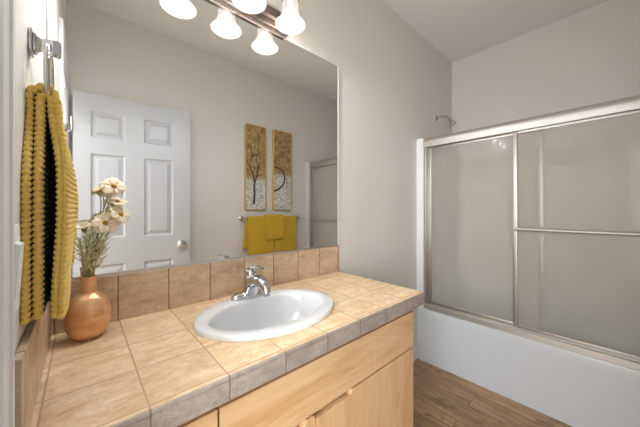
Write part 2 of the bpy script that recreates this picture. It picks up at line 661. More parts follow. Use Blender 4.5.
# rounded nosing above the edge tile
nz = MB()
pr = [(0.0055, ZK - 0.0085), (0.0, ZK - 0.0085), (0.0, ZK - 0.005), (0.0015, ZK - 0.0015), (0.0055, ZK - 0.0002)]
nz.rings([[Vector((0.0008, YF + d, z)) for d, z in pr], [Vector((XR - 0.0, YF + d, z)) for d, z in pr]])
nz.rings([[Vector((XR - d, YF + 0.0, z)) for d, z in pr], [Vector((XR - d, -0.0008, z)) for d, z in pr]])
nz.build('nosing', M['tile_edge'], top)

bs = MB().box(0.0115, XR, -0.0105, -0.0008, ZK + 0.0008, 1.034, 0.0012)
tag(bs.build('backsplash', M['tile_back']), 'row of brown travertine tiles below the wall mirror', 'backsplash')
ss = MB().box(0.0008, 0.0108, -0.512, -0.0008, ZK + 0.0008, 1.034, 0.0012)
tag(ss.build('side_splash', M['tile_side']), 'travertine tile splash on the side wall under the hanging hand towel', 'backsplash')

# ---------------------------------------------------------------- sink
sk = thing('oval_sink', (SX, SY, ZK), 'white oval drop-in sink set in the tiled countertop', 'sink')
IX, IY, IA, IB = 0.558, -0.270, 0.204, 0.128
R = []


def sring(k, z, n=96):
    """k 0 = inner lip ellipse, 1 = outer ellipse"""
    return ring_pts(IX + (SX - IX) * k, IY + (SY - IY) * k, z, IA + (SA - IA) * k, IB + (SB - IB) * k, n)


for k, z in ((0.995, ZK + 0.0005), (1.0, ZK + 0.004), (0.985, ZK + 0.009), (0.94, ZK + 0.0135), (0.86, ZK + 0.0155), (0.5, ZK + 0.0150), (0.2, ZK + 0.0135), (0.07, ZK + 0.0115), (0.0, ZK + 0.007)):
    R.append(sring(k, z))
for s, z in ((0.985, -0.002), (0.965, -0.02), (0.93, -0.05), (0.87, -0.085), (0.76, -0.112), (0.6, -0.130), (0.4, -0.139), (0.2, -0.143), (0.1, -0.145)):
    R.append(ring_pts(IX, IY + 0.01 * (1 - s), ZK + z, IA * s, IB * s + 0.004 * (1 - s), 96))
mb = MB().rings(R, (False, True))
# underside of the bowl
Ru = [sring(0.995, ZK + 0.0005), sring(0.35, ZK + 0.0005)]
for s, z in ((1.03, -0.02), (0.99, -0.055), (0.92, -0.092), (0.8, -0.122), (0.6, -0.142), (0.2, -0.153)):
    Ru.append(ring_pts(IX, IY, ZK + z, IA * s, IB * s, 96))
mb.rings(Ru, (False, True))
bmesh.ops.remove_doubles(mb.bm, verts=mb.bm.verts, dist=1e-6)
mb.build('basin', M['porcelain'], sk, 60)
MB().lathe([(0.0, 0.0015), (0.010, 0.001), (0.0125, 0.004), (0.021, 0.003), (0.0225, 0.0), (0.0225, -0.002)], (IX, IY + 0.01, ZK - 0.1435), 28, cap=(False, True)).build('drain', M['chrome'], sk, 40)

# ---------------------------------------------------------------- faucet
FX, FY, FZ = 0.562, -0.112, ZK + 0.0158
fc = thing('faucet', (FX, FY, FZ), 'chrome single-lever faucet on the back rim of the sink', 'faucet')
R = []
for z, a, b_ in ((0, 0.078, 0.024), (0.004, 0.0785, 0.0245), (0.010, 0.075, 0.0225), (0.017, 0.062, 0.020), (0.021, 0.045, 0.016)):
    R.append(ring_pts(FX, FY, FZ + z, a, b_, 48, 2.4))
MB().rings(R).build('base_plate', M['chrome'], fc, 50)
b = MB()
R = []
for z, a, b_, dy in ((0.008, 0.042, 0.024, 0), (0.018, 0.035, 0.0235, -0.001), (0.036, 0.029, 0.023, -0.003), (0.056, 0.025, 0.0225, -0.003), (0.070, 0.0235, 0.0225, -0.002), (0.080, 0.021, 0.0205, 0.0), (0.085, 0.012, 0.012, 0.0)):
    R.append(ring_pts(FX, FY + dy, FZ + z, a, b_, 32))
b.rings(R)
b.build('faucet_body', M['chrome'], fc, 60)
pts, rad = [], []
for i in range(17):
    u = i / 16
    y = FY - 0.008 - 0.100 * u
    z = FZ + 0.050 + 0.022 * sin(pi * u * 0.75) - 0.016 * max(0, u - 0.6) ** 1.4 * 2
    pts.append((FX, y, z))
    rad.append(0.0235 - 0.0045 * u)
pts += [(FX, FY - 0.116, pts[-1][2] - 0.006), (FX, FY - 0.120, pts[-1][2] - 0.016), (FX, FY - 0.120, pts[-1][2] - 0.026)]
rad += [0.0180, 0.0168, 0.0155]
b = MB().tube(pts, rad, 24)
b.build('spout', M['chrome'], fc, 60)
b = MB().lathe([(0.0, 0), (0.0205, 0.0), (0.0225, 0.006), (0.022, 0.018), (0.018, 0.027), (0.0, 0.032)], (FX, FY, FZ + 0.076), 28, (0, 0.10, 1), cap=(False, False))
hp = [(FX, FY + 0.010, FZ + 0.098), (FX, FY - 0.015, FZ + 0.113), (FX, FY - 0.05, FZ + 0.1195), (FX, FY - 0.085, FZ + 0.1185), (FX, FY - 0.103, FZ + 0.116)]
b.tube(hp, [0.007, 0.008, 0.0062, 0.0052, 0.003], 16, rx=[2.2, 2.1, 1.9, 1.9, 2.0])
b.build('lever', M['chrome'], fc, 60)

# ---------------------------------------------------------------- wall mirror
mr = thing('wall_mirror', (0.58, -0.003, 1.036), 'large frameless wall mirror above the tiled backsplash', 'mirror')
MZ0, MZ1 = 1.040, 2.0576
MB().box(0.003, XR - 0.004, -0.006, -0.001, MZ0, MZ1 - 0.002).build('mirror_glass', M['mirror'], mr)
MB().box(0.002, XR - 0.002, -0.009, -0.0005, 1.0345, MZ0 + 0.003).build('bottom_channel', M['alu'], mr)
MB().box(XR - 0.004, XR + 0.003, -0.0075, -0.0005, MZ0, MZ1).build('edge_channel', M['wall'], mr)

# ---------------------------------------------------------------- vanity light
LX = [0.165, 0.360, 0.555, 0.750]
LE, LZ = 0.114, 2.045
vl = thing('vanity_light', (0.4575, 0, 2.1), 'four-lamp vanity light bar on the wall above the mirror', 'light fixture')
prof = [(0.0, 2.061), (0.030, 2.061), (0.034, 2.066), (0.034, 2.076), (0.026, 2.080), (0.026, 2.086), (0.036, 2.092), (0.040, 2.104), (0.036, 2.116), (0.026, 2.122), (0.026, 2.128), (0.034, 2.132), (0.034, 2.144), (0.030, 2.150), (0.0, 2.150)]
MB().rings([[Vector((x, -0.0008 - d, z)) for d, z in prof] for x in (0.118, 0.797)]).build('back_bar', M['pewter'], vl, 35)
for x in LX:
    MB().tube([(x, -0.038, 2.104), (x, -0.06, 2.112), (x, -0.085, 2.145), (x, -0.100, 2.185), (x, -LE, 2.196), (x, -LE, 2.19)], 0.0065, 12).build('arm', M['pewter'], vl, 60)
    MB().lathe([(0.0, 0.052), (0.012, 0.052), (0.018, 0.044), (0.034, 0.028), (0.037, 0.010), (0.037, 0.0), (0.034, 0.0), (0.034, 0.010), (0.0, 0.034)], (x, -LE, LZ + 0.105), 32, cap=(False, False)).build('socket_cup', M['pewter'], vl, 40)
    sh = [(0.0, 0.112), (0.031, 0.112), (0.0335, 0.104), (0.034, 0.085), (0.036, 0.060), (0.040, 0.040), (0.046, 0.025), (0.055, 0.012), (0.064, 0.003), (0.0665, 0.0)]
    si = [(0.0645, -0.0008), (0.062, 0.004), (0.053, 0.0145), (0.043, 0.028), (0.037, 0.043), (0.033, 0.062), (0.031, 0.085), (0.030, 0.104)]
    rip = lambda a, r, z: 0.012 * cos(a * 18) if 0.02 < z < 0.1 else 0.0
    so = MB().lathe(sh + si, (x, -LE, LZ), 72, ripple=rip, cap=(False, False)).build('glass_shade', M['shade'], vl, 60)
    mb = MB()
    bmesh.ops.create_icosphere(mb.bm, subdivisions=2, radius=0.025, matrix=Matrix.Translation((x, -LE, LZ + 0.052)))
    mb.lathe([(0.012, 0.062), (0.012, 0.098)], (x, -LE, LZ), 12)
    mb.build('bulb', M['bulb'], vl, 60)
    ll = bpy.data.lights.new('vanity_lamp_light', 'POINT')
    ll.energy = LAMP_W
    ll.shadow_soft_size = 0.022
    ll.color = (0.97, 0.985, 1.0)
    lo = bpy.data.objects.new('vanity_lamp_light', ll)
    COL.objects.link(lo)
    lo.location = (x, -LE, LZ + 0.002)

# ---------------------------------------------------------------- bathtub, surround, shower enclosure
TX, TZ = 2.058, 0.4655
TY0, TY1 = YB + 0.002, -0.002
EW = 0.058        # depth of the surround's end returns
tb = MB()


def rrect(x0, x1, y0, y1, z, r, n=6):
    out = []
    for cx_, cy_, a0 in ((x1 - r, y1 - r, 0), (x0 + r, y1 - r, 90), (x0 + r, y0 + r, 180), (x1 - r, y0 + r, 270)):
        for i in range(n + 1):
            a = radians(a0 + 90 * i / n)
            out.append(Vector((cx_ + r * cos(a), cy_ + r * sin(a), z)))
    return out


TXE = XE - 0.002
tb.rings([rrect(TX + 0.003, TXE, TY0, TY1, ZF + 0.001, 0.002), rrect(TX + 0.001, TXE, TY0, TY1, TZ - 0.05, 0.002),
          rrect(TX, TXE, TY0, TY1, TZ - 0.008, 0.003), rrect(TX + 0.002, TXE, TY0, TY1, TZ - 0.002, 0.003), rrect(TX + 0.006, TXE, TY0, TY1, TZ, 0.004),
          rrect(TX + 0.085, TXE - 0.06, TY0 + 0.11, TY1 - 0.12, TZ, 0.09), rrect(TX + 0.095, TXE - 0.07, TY0 + 0.12, TY1 - 0.13, TZ - 0.012, 0.09),
          rrect(TX + 0.11, TXE - 0.08, TY0 + 0.14, TY1 - 0.15, TZ - 0.2, 0.10), rrect(TX + 0.14, TXE - 0.11, TY0 + 0.18, TY1 - 0.19, TZ - 0.31, 0.10)], (True, True))
tag(tb.build('bathtub', M['acrylic'], None, 40), 'white built-in bathtub below the sliding shower doors', 'bathtub')

SZ1 = 1.797
su = thing('shower_surround', (2.45, -0.7, TZ), 'white shower surround lining the walls above the bathtub', 'shower surround')
q = MB()
q.box(TX + 0.012, TXE, -EW, -0.001, TZ + 0.001, SZ1, 0.002)
q.box(TX + 0.012, TXE, YB + 0.001, YB + EW, TZ + 0.001, SZ1, 0.002)
q.box(TXE - 0.010, TXE, YB + EW + 0.0005, -EW - 0.0005, TZ + 0.001, SZ1, 0.002)
q.build('surround_panel', M['surround'], su)
for y0, y1 in ((-EW - 0.001, -0.001), (YB + 0.001, YB + EW + 0.001)):
    MB().box(TX, TX + 0.0115, y0, y1, TZ + 0.001, SZ1 + 0.003, 0.004).build('edge_flange', M['white'], su)

HXC = 2.100
E0, E1 = YB + EW + 0.0015, -EW - 0.0015
ZH = 1.728        # underside of the header
en = thing('shower_enclosure', (HXC, -0.707, TZ), 'framed sliding glass shower doors on the bathtub rim', 'shower enclosure')
hp = [(-0.028, 0), (0.028, 0), (0.028, 0.062), (0.018, 0.070), (-0.010, 0.070), (-0.022, 0.066), (-0.030, 0.053), (-0.032, 0.033), (-0.029, 0.016)]
mb = MB().rings([[Vector((HXC + d, y, ZH + z)) for d, z in hp] for y in (E0, E1)])
mb.build('header_rail', M['alu'], en, 35)
tp = [(-0.030, 0.001), (0.030, 0.001), (0.030, 0.040), (0.022, 0.048), (0.018, 0.030), (0.004, 0.030), (0.000, 0.042), (-0.004, 0.042), (-0.006, 0.030), (-0.020, 0.028), (-0.024, 0.034), (-0.028, 0.030)]
mb = MB().rings([[Vector((HXC + d, y, TZ + z)) for d, z in tp] for y in (E0, E1)])
mb.build('bottom_track', M['alu'], en, 30)
for y0, y1 in ((E1 - 0.016, E1), (E0, E0 + 0.016)):
    m = MB().box(HXC - 0.026, HXC + 0.026, y0, y1, TZ + 0.049, ZH - 0.0005, 0.002)
    ya, yb_ = (y0 - 0.006, y0) if y1 > -0.5 else (y1, y1 + 0.006)
    m.box(HXC - 0.004, HXC + 0.004, ya, yb_, TZ + 0.049, ZH - 0.0005, 0.001)
    m.build('wall_jamb', M['alu'], en, 30)


def slider(xc, y0, y1, bar):
    z0, z1 = TZ + 0.0435, ZH - 0.0015
    sw = 0.022
    g = MB().box(xc - 0.0025, xc + 0.0025, y0 + sw * 0.5, y1 - sw * 0.5, z0 + 0.012, z1 - 0.01)
    g = g.build('sliding_panel', M['glass'], en)
    for ya, yb_ in ((y0, y0 + sw), (y1 - sw, y1)):
        MB().box(xc - 0.0095, xc + 0.0095, ya, yb_, z0, z1, 0.003).build('stile', M['alu'], g, 35)
    MB().box(xc - 0.008, xc + 0.008, y0 + sw, y1 - sw, z0, z0 + 0.018, 0.002).build('rail', M['alu'], g, 35)
    MB().box(xc - 0.008, xc + 0.008, y0 + sw, y1 - sw, z1 - 0.016, z1, 0.002).build('rail', M['alu'], g, 35)
    if bar:
        xb = xc - 0.034
        zb = 1.121
        m = MB().tube([(xb, y0 + 0.008, zb), (xb, y1 - 0.008, zb)], 0.0095, 14)
        for y in (y0 + 0.012, y1 - 0.012):
            m.tube([(xc - 0.0095, y, zb), (xb, y, zb)], 0.008, 12)
        m.build('towel_bar', M['alu'], g, 40)


slider(HXC - 0.0125, E0 + 0.020, -0.6345, True)
slider(HXC + 0.0125, -0.779, E1 - 0.020, False)

# shower head
shw = thing('wall_shower', (2.41, -0.001, 2.05), 'chrome shower head on the wall above the shower header', 'shower head')
MB().lathe([(0.0, 0), (0.026, 0.0), (0.024, 0.006), (0.012, 0.011), (0.0, 0.012)], (2.41, -0.001, 2.05), 24, (0, -1, 0), cap=(False, False)).build('wall_flange', M['chrome'], shw, 50)
MB().tube([(2.41, -0.008, 2.05), (2.41, -0.05, 2.052), (2.41, -0.085, 2.044), (2.41, -0.112, 2.02), (2.41, -0.122, 2.006)], 0.0105, 14).build('shower_arm', M['chrome'], shw, 60)
MB().lathe([(0.0, -0.012), (0.014, -0.012), (0.016, 0.0), (0.015, 0.008), (0.026, 0.030), (0.030, 0.042), (0.028, 0.047), (0.0, 0.046)], (2.41, -0.124, 2.002), 24, (0, -0.55, -1), cap=(False, False)).build('spray_head', M['chrome'], shw, 50)

# ---------------------------------------------------------------- towel ring on the side wall and its hand towel
RY, RZ, RX, RR = -0.335, 1.493, 0.0265, 0.057
tr_ = thing('towel_ring', (0, RY, 1.55), 'chrome towel ring on the side wall beside the mirror', 'towel ring')
b = MB().box(0.0005, 0.0055, RY - 0.019, RY + 0.019, 1.529, 1.571, 0.002)
b.box(0.0055, 0.010, RY - 0.014, RY + 0.014, 1.534, 1.566, 0.002)
b.build('wall_plate', M['chrome'], tr_, 40)
b = MB()
b.rings([[Vector((x, RY + sy * w_, 1.551 + sz * h_)) for sy, sz in ((-1, -1), (1, -1), (1, 1), (-1, 1))] for x, w_, h_ in ((0.010, 0.010, 0.012), (0.016, 0.0075, 0.009), (0.022, 0.010, 0.011), (0.040, 0.011, 0.0125), (0.043, 0.009, 0.010))])
b.build('post', M['chrome'], tr_, 40)
n = 48
rs = []
for i in range(n):
    a = 2 * pi * i / n
    cdir = Vector((0, cos(a), sin(a)))
    cpt = Vector((RX, RY, RZ)) + cdir * RR
    rs.append([cpt + cdir * (0.0042 * cos(2 * pi * k / 10)) + Vector((0.0042 * sin(2 * pi * k / 10), 0, 0)) for k in range(10)])
rs.append(rs[0])
mb = MB().rings(rs, (False, False))
bmesh.ops.remove_doubles(mb.bm, verts=mb.bm.verts, dist=1e-6)
mb.build('ring', M['chrome'], tr_, 80)


def hung_towel():
    # serpentine fold seen from above: rho = distance from the ring bar, q = place along the wall
    lay = [0.0060, 0.0125, 0.0205, 0.0270]
    far, near = 1.0, -1.0
    path = []
    for k, rho in enumerate(lay):
        a, b_ = (far, near) if k % 2 == 0 else (near, far)
        for i in range(23):
            u = i / 22
            path.append([rho, a + (b_ - a) * u])
    # smooth the turns
    for _ in range(3):
        path = [path[0]] + [[(path[i - 1][0] + 2 * path[i][0] + path[i + 1][0]) / 4, (path[i - 1][1] + 2 * path[i][1] + path[i + 1][1]) / 4] for i in range(1, len(path) - 1)] + [path[-1]]
    # resample evenly (q scaled to metres)
    QS = 0.083
    P2 = [Vector((p[0], p[1] * QS)) for p in path]
    cum = [0]
    for a, b_ in zip(P2[:-1], P2[1:]):
        cum.append(cum[-1] + (b_ - a).length)
    CELL = 0.0095
    nper = 6
    ns = int(cum[-1] / CELL) * nper
    S = []
    i = 0
    for k in range(ns + 1):
        d = cum[-1] * k / ns
        while i < len(cum) - 2 and cum[i + 1] < d:
            i += 1
        f_ = (d - cum[i]) / max(1e-9, cum[i + 1] - cum[i])
        S.append(P2[i].lerp(P2[i + 1], f_))
    DROPW, DROPR, ZT_ = 0.374, 0.374, RZ - RR - 0.004
    ARC = 0.05
    L = DROPW + ARC + DROPR
    nt = int(L / CELL) * nper
    grid = []
    for ti in range(nt + 1):
        row = []
        d = L * ti / nt
        for si, sp in enumerate(S):
            rho, q = sp
            rn = noise.noise(Vector((q * 18, d * 5, rho * 60)))
            if d < DROPW:
                dz = DROPW - d
                side = -1
            elif d > DROPW + ARC:
                dz = d - DROPW - ARC
                side = 1
            else:
                dz = 0
                side = 0
            spread = ssmooth(dz / 0.16)
            qq = q * (0.50 + 0.50 * spread) * (1 + 0.12 * ssmooth((dz - 0.2) / 0.2))
            sag = 0.004 * (1 - spread) * (abs(q) / 0.083) ** 2
            if side == 0:
                ph = (d - DROPW) / ARC * pi
                x = RX - rho * cos(ph) * (1 if ph < pi / 2 else 0.52)
                z = ZT_ + rho * sin(ph) + sag * 2.0
                y = RY + qq
            else:
                grow = ssmooth(dz / 0.14)
                if side < 0:
                    # wall side: layers squeeze against the wall
                    x = RX - rho * (1 - 0.10 * grow) - 0.000 + 0.0012 * rn * grow
                    x += 0.0055 * ssmooth((q / 0.083 + 0.2) / 1.1) * (1 - rho / 0.027) ** 2
                    x = max(x, 0.0035)
                    y = RY + qq - 0.004 * grow - 0.012 * (rho / 0.027) * grow
                    z = ZT_ - dz + sag * 2.0 + 0.006 * (0.027 - rho) / 0.027 * grow
                else:
                    # room side: outer layers swing away and turn towards the room
                    fl = (rho / 0.027)
                    low = ssmooth((dz - 0.17) / 0.2)
                    pin = ssmooth((q / 0.083 + 0.2) / 1.1) * (0.0055 + 0.034 * grow) * (1 - fl) ** 2
                    x = RX + rho * 0.52 + grow * (0.0115 + 0.062 * (qq + 0.085) * (1 - 0.8 * low)) - pin + 0.002 * rn * grow - 0.004 * low
                    y = RY + qq - 0.004 * grow
                    z = ZT_ - dz + sag * 2.0 + 0.008 * (1 - fl) * grow - 0.006 * grow
            row.append(Vector((x, y, z)))
        grid.append(row)
    # waffle relief: shallow cells between raised ridges
    H, Wd = len(grid), len(grid[0])
    out = []
    for i in range(H):
        row = []
        for k in range(Wd):
            a = grid[min(i + 1, H - 1)][k] - grid[max(i - 1, 0)][k]
            b_ = grid[i][min(k + 1, Wd - 1)] - grid[i][max(k - 1, 0)]
            nrm = b_.cross(a)
            nrm.normalize()
            u = abs((i % nper) / nper - 0.0)
            w_ = abs((k % nper) / nper - 0.0)
            cu = 0.5 - 0.5 * cos(2 * pi * u)
            cw = 0.5 - 0.5 * cos(2 * pi * w_)
            dd = -0.0036 * (cu * cw) ** 0.55
            row.append(grid[i][k] + nrm * dd)
        out.append(row)
    mb = MB()
    mb.rings(out, (False, False), closed=False)
    o = mb.build('hand_towel', M['mustard'], None, 180, recalc=False)
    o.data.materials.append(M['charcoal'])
    # inner layers of the fold take the dark colour, turned edges stay mustard
    inner_dark = []
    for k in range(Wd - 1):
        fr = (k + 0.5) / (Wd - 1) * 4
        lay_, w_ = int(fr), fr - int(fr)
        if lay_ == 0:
            inner_dark.append(w_ < 0.93)
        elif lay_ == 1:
            inner_dark.append(w_ > 0.09)
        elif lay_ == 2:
            inner_dark.append(w_ < 0.91)
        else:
            inner_dark.append(False)
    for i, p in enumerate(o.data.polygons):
        p.material_index = 1 if inner_dark[i % (Wd - 1)] else 0
    sm = o.modifiers.new('thickness', 'SOLIDIFY')
    sm.thickness = 0.0022
    sm.offset = 0.0
    return o


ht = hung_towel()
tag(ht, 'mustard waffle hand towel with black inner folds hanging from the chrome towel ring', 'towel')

# ---------------------------------------------------------------- light switch
sw = thing('light_switch', (0, -0.523, 1.16), 'white light switch on the side wall between door casing and towel', 'light switch')
MB().box(0.0005, 0.0065, -0.5595, -0.4865, 1.1, 1.221, 0.003).build('switch_plate', M['plastic'], sw, 40)
b = MB()
b.rings([[Vector((x, y, z)) for x, z in ((0.0065, 1.125), (0.0085, 1.125), (0.0125, 1.194), (0.0065, 1.197))] for y in (-0.540, -0.506)])
b.build('rocker', M['plastic'], sw)

# ---------------------------------------------------------------- copper vase
VX, VY = 0.0875, -0.086
prof = [(0.0, 0.0), (0.028, 0.0), (0.034, 0.002), (0.0415, 0.014), (0.0475, 0.032), (0.0495, 0.052), (0.0485, 0.072), (0.0445, 0.092), (0.037, 0.107), (0.027, 0.116), (0.020, 0.120), (0.0178, 0.125), (0.0172, 0.14), (0.0172, 0.155), (0.0185, 0.161), (0.0192, 0.164), (0.018, 0.166), (0.0160, 0.164), (0.0152, 0.15), (0.0150, 0.125), (0.03, 0.105), (0.04, 0.06), (0.03, 0.006), (0.0, 0.005)]


def dent(a, r, z):
    if r < 0.021 or z > 0.119:
        return 0.0
    return 0.085 * noise.noise(Vector((cos(a) * 1.5, sin(a) * 1.5, z * 22))) + 0.028 * cos(3 * a + z * 16)


tag(MB().lathe(prof, (VX, VY, ZK + 0.0008), 56, ripple=dent, cap=(False, False)).build('flower_vase', M['copper'], None, 60), 'rounded copper bottle vase of flowers on the counter corner', 'vase')

# ---------------------------------------------------------------- flowers
random.seed(11)
NECK = Vector((VX, VY, ZK + 0.166))


def bez(p0, p1, p2, p3, n=14):
    out = []
    for i in range(n + 1):
        t_ = i / n
        out.append(p0 * (1 - t_) ** 3 + p1 * 3 * t_ * (1 - t_) ** 2 + p2 * 3 * t_ * t_ * (1 - t_) + p3 * t_ ** 3)
    return out


def petals(c, nrm, size, count, open_, mb):
    q = Vector((0, 0, 1)).rotation_difference(nrm.normalized())
    for k in range(count):
        a = 2 * pi * k / count + random.uniform(-0.12, 0.12)
        L = size * random.uniform(0.9, 1.08)
        wmax = size * 0.40
        d = Vector((cos(a), sin(a), 0))
        s = Vector((-sin(a), cos(a), 0))
        lift = random.uniform(-0.05, 0.1)
        rows = []
        for i in range(8):
            u = i / 7
            r = 0.10 + 0.9 * u
            wd = wmax * (sin(pi * min(1.0, 0.12 + 0.62 * u)) ** 1.1) * (1 - 0.25 * max(0, u - 0.85) / 0.15)
            row = []
            for jx in range(5):
                vv = (jx - 2) / 2
                notch = 0.07 * L * (1 - abs(abs(vv) - 0.5) * 2) if i == 7 else 0
                h_ = L * (sin(r * pi / 2) * (1 - open_) + open_ * (0.22 * r - 0.30 * r * r + lift * r)) + 0.10 * wd * (vv * vv) - 0.03 * L * cos(vv * pi * 2) * u
                rad_ = L * r * (1 - 0.75 * (1 - open_)) + notch
                row.append(c + q @ (d * rad_ + s * (vv * wd) + Vector((0, 0, h_))))
            rows.append(row)
        mb.rings(rows, (False, False), closed=False)


def flower(c, nrm, size, open_, label, count=8, kick=(0, 0)):
    c = Vector(c)
    nrm = Vector(nrm).normalized()
    ang = random.uniform(0, 2 * pi)
    base = NECK + Vector((cos(ang) * 0.007, sin(ang) * 0.007, -0.06))
    f = thing('cosmos_flower', tuple(base), label, 'flower', 'cosmos flowers in the copper vase')
    neck = NECK + Vector((cos(ang) * 0.0075, sin(ang) * 0.0075, 0))
    pts = [base] + bez(neck, neck + (neck - base) * 0.7 + Vector((kick[0], kick[1], 0)), c - nrm * 0.03 - Vector((0, 0, 0.035)), c - nrm * 0.004, 16)
    MB().tube(pts, 0.0014, 7).build('stem', M['stem'], f, 80)
    mb = MB()
    petals(c, nrm, size, count, open_, mb)
    o = mb.build('petals', M['petal'], f, 180)
    sm = o.modifiers.new('thickness', 'SOLIDIFY')
    sm.thickness = 0.0006
    mb = MB()
    rip = lambda a, r, z: 0.12 * cos(9 * a)
    mb.lathe([(0.0, -0.003), (0.0045, -0.002), (0.0062, 0.001), (0.0055, 0.004), (0.003, 0.0062), (0.0, 0.0068)], tuple(c + nrm * 0.001), 18, tuple(nrm), ripple=rip, cap=(False, False))
    mb.build('flower_center', M['pollen'], f, 180)
    mb = MB()
    mb.lathe([(0.0015, -0.010), (0.0045, -0.006), (0.006, -0.001)], tuple(c), 12, tuple(nrm), cap=(True, False))
    mb.build('sepal', M['stem'], f, 180)


flower((0.142, -0.088, 1.308), (0.15, -0.85, 0.45), 0.030, 1.0, 'open cream cosmos, topmost bloom of the vase, facing the room')
flower((0.115, -0.082, 1.294), (-0.55, -0.3, 0.72), 0.024, 0.55, 'half-open cream cosmos turned away left of the topmost bloom')
flower((0.150, -0.080, 1.262), (0.1, -0.45, 0.85), 0.028, 0.8, 'cream cosmos bloom directly below the topmost bloom, seen side-on')
flower((0.157, -0.095, 1.226), (0.55, -0.7, 0.35), 0.029, 0.95, 'cream cosmos bloom farthest out towards the faucet')
flower((0.122, -0.105, 1.203), (0.05, -0.9, 0.35), 0.031, 1.0, 'open cream cosmos at the middle of the bouquet with dark yellow center')
flower((0.078, -0.092, 1.186), (-0.15, -0.35, 0.9), 0.030, 0.5, 'cup-shaped cream cosmos, lowest bloom, next to the hanging towel')
flower((0.140, -0.072, 1.215), (0.2, 0.3, 0.9), 0.024, 0.8, 'small cream cosmos tucked behind the middle blooms')


def sprig(label, tip, width, nleaf, seed):
    rnd = random.Random(seed)
    ang = rnd.uniform(0, 2 * pi)
    base = NECK + Vector((cos(ang) * 0.010, sin(ang) * 0.010, -0.05))
    f = thing('foliage_sprig', tuple(base), label, 'foliage', 'feathery sprigs in the copper vase')
    tip = Vector(tip)
    neck = NECK + Vector((cos(ang) * 0.011, sin(ang) * 0.011, 0.0))
    pts = [base] + bez(neck, neck + Vector((0, 0, 0.04)), tip - (tip - neck) * 0.3 - Vector((0, 0, 0.004)), tip, 16)
    MB().tube(pts, [0.0013] * 12 + [0.0009] * (len(pts) - 12), 6).build('stem', M['stem'], f, 80)
    mb = MB()
    for k in range(nleaf):
        u = 0.12 + 0.86 * k / nleaf
        i = min(len(pts) - 2, 1 + int(u * (len(pts) - 2)))
        p = pts[i].lerp(pts[i + 1], rnd.random())
        d = (pts[i + 1] - pts[i]).normalized()
        a = rnd.uniform(0, 2 * pi)
        side = d.orthogonal().normalized()
        side.rotate(Matrix.Rotation(a, 3, d))
        L = width * rnd.uniform(0.6, 1.15) * (1 - 0.35 * u)
        e_ = p + d * L * 0.75 + side * L * 0.55
        m_ = p + d * L * 0.30 + side * L * 0.34
        mb.tube([p, m_, e_], [0.0008, 0.0015, 0.0003], 5, rx=0.5)
    o = mb.build('leaves', M['leaf'], f, 180)


tips = [((0.070, -0.10, 1.150), 'sprig of pale feathery leaves leaning towards the towel'),
        ((0.090, -0.11, 1.175), 'upright sprig of pale feathery leaves at the bouquet front'),
        ((0.110, -0.10, 1.165), 'feathery sprig below the middle cosmos bloom'),
        ((0.122, -0.09, 1.140), 'lower feathery sprig leaning towards the sink'),
        ((0.100, -0.07, 1.185), 'tall feathery sprig behind the cosmos stems'),
        ((0.128, -0.105, 1.165), 'outermost feathery sprig bending towards the sink'),
        ((0.080, -0.075, 1.205), 'thin feathery sprig rising left of the middle bloom')]
for i, (tp_, lb) in enumerate(tips):
    sprig(lb, tp_, 0.034, 34, 40 + i)

# ---------------------------------------------------------------- back wall: panels, towel bar, towels
YW = YB + 0.001


def art_mat(name, split, seed):
    t = NT(name)
    tc = t.n('ShaderNodeTexCoord')
    sp = t.n('ShaderNodeSeparateXYZ')
    t.l(tc.outputs['Object'], sp.inputs[0])
    v = t.coords(loc=(seed, seed * 0.7, 0))
    f = t.noise(v, 26, 6, 0.7)
    f2 = t.noise(v, 60, 3, 0.6)
    vo = t.n('ShaderNodeTexVoronoi')
    t.l(v, vo.inputs['Vector'])
    vo.inputs['Scale'].default_value = 55
    gold = t.ramp(f, [(0.35, srgb(122, 96, 62)), (0.5, srgb(172, 142, 96)), (0.68, srgb(196, 168, 124))])
    gold = t.mix(t.math('MULTIPLY', t.math('GREATER_THAN', f2, 0.56), 0.5), gold, srgb(96, 72, 50))
    pale = t.ramp(f, [(0.35, srgb(186, 190, 180)), (0.55, srgb(222, 224, 216)), (0.7, srgb(236, 234, 226))])
    dots = t.math('LESS_THAN', vo.outputs['Distance'], 0.30)
    pale = t.mix(t.math('MULTIPLY', dots, 0.75), pale, srgb(122, 116, 100))
    pale = t.mix(t.math('MULTIPLY', t.math('GREATER_THAN', f2, 0.6), 0.8), pale, srgb(86, 96, 96))
    z = t.math('ADD', sp.outputs[2], t.math('MULTIPLY', f, 0.10))
    m_ = t.math('MULTIPLY_ADD', t.math('SUBTRACT', z, split), 18.0, 0.5)
    cl = t.n('ShaderNodeClamp')
    t.l(m_, cl.inputs[0])
    t.set(color=t.mix(cl.outputs[0], pale, gold), rough=0.5)
    t.bump(f2, 0.2, 0.002)
    return t.m


M['bark'] = plain('dark brown paint strokes', srgb(92, 62, 44), 0.6)
M['blossom'] = plain('white blossom paint', srgb(222, 214, 198), 0.6)


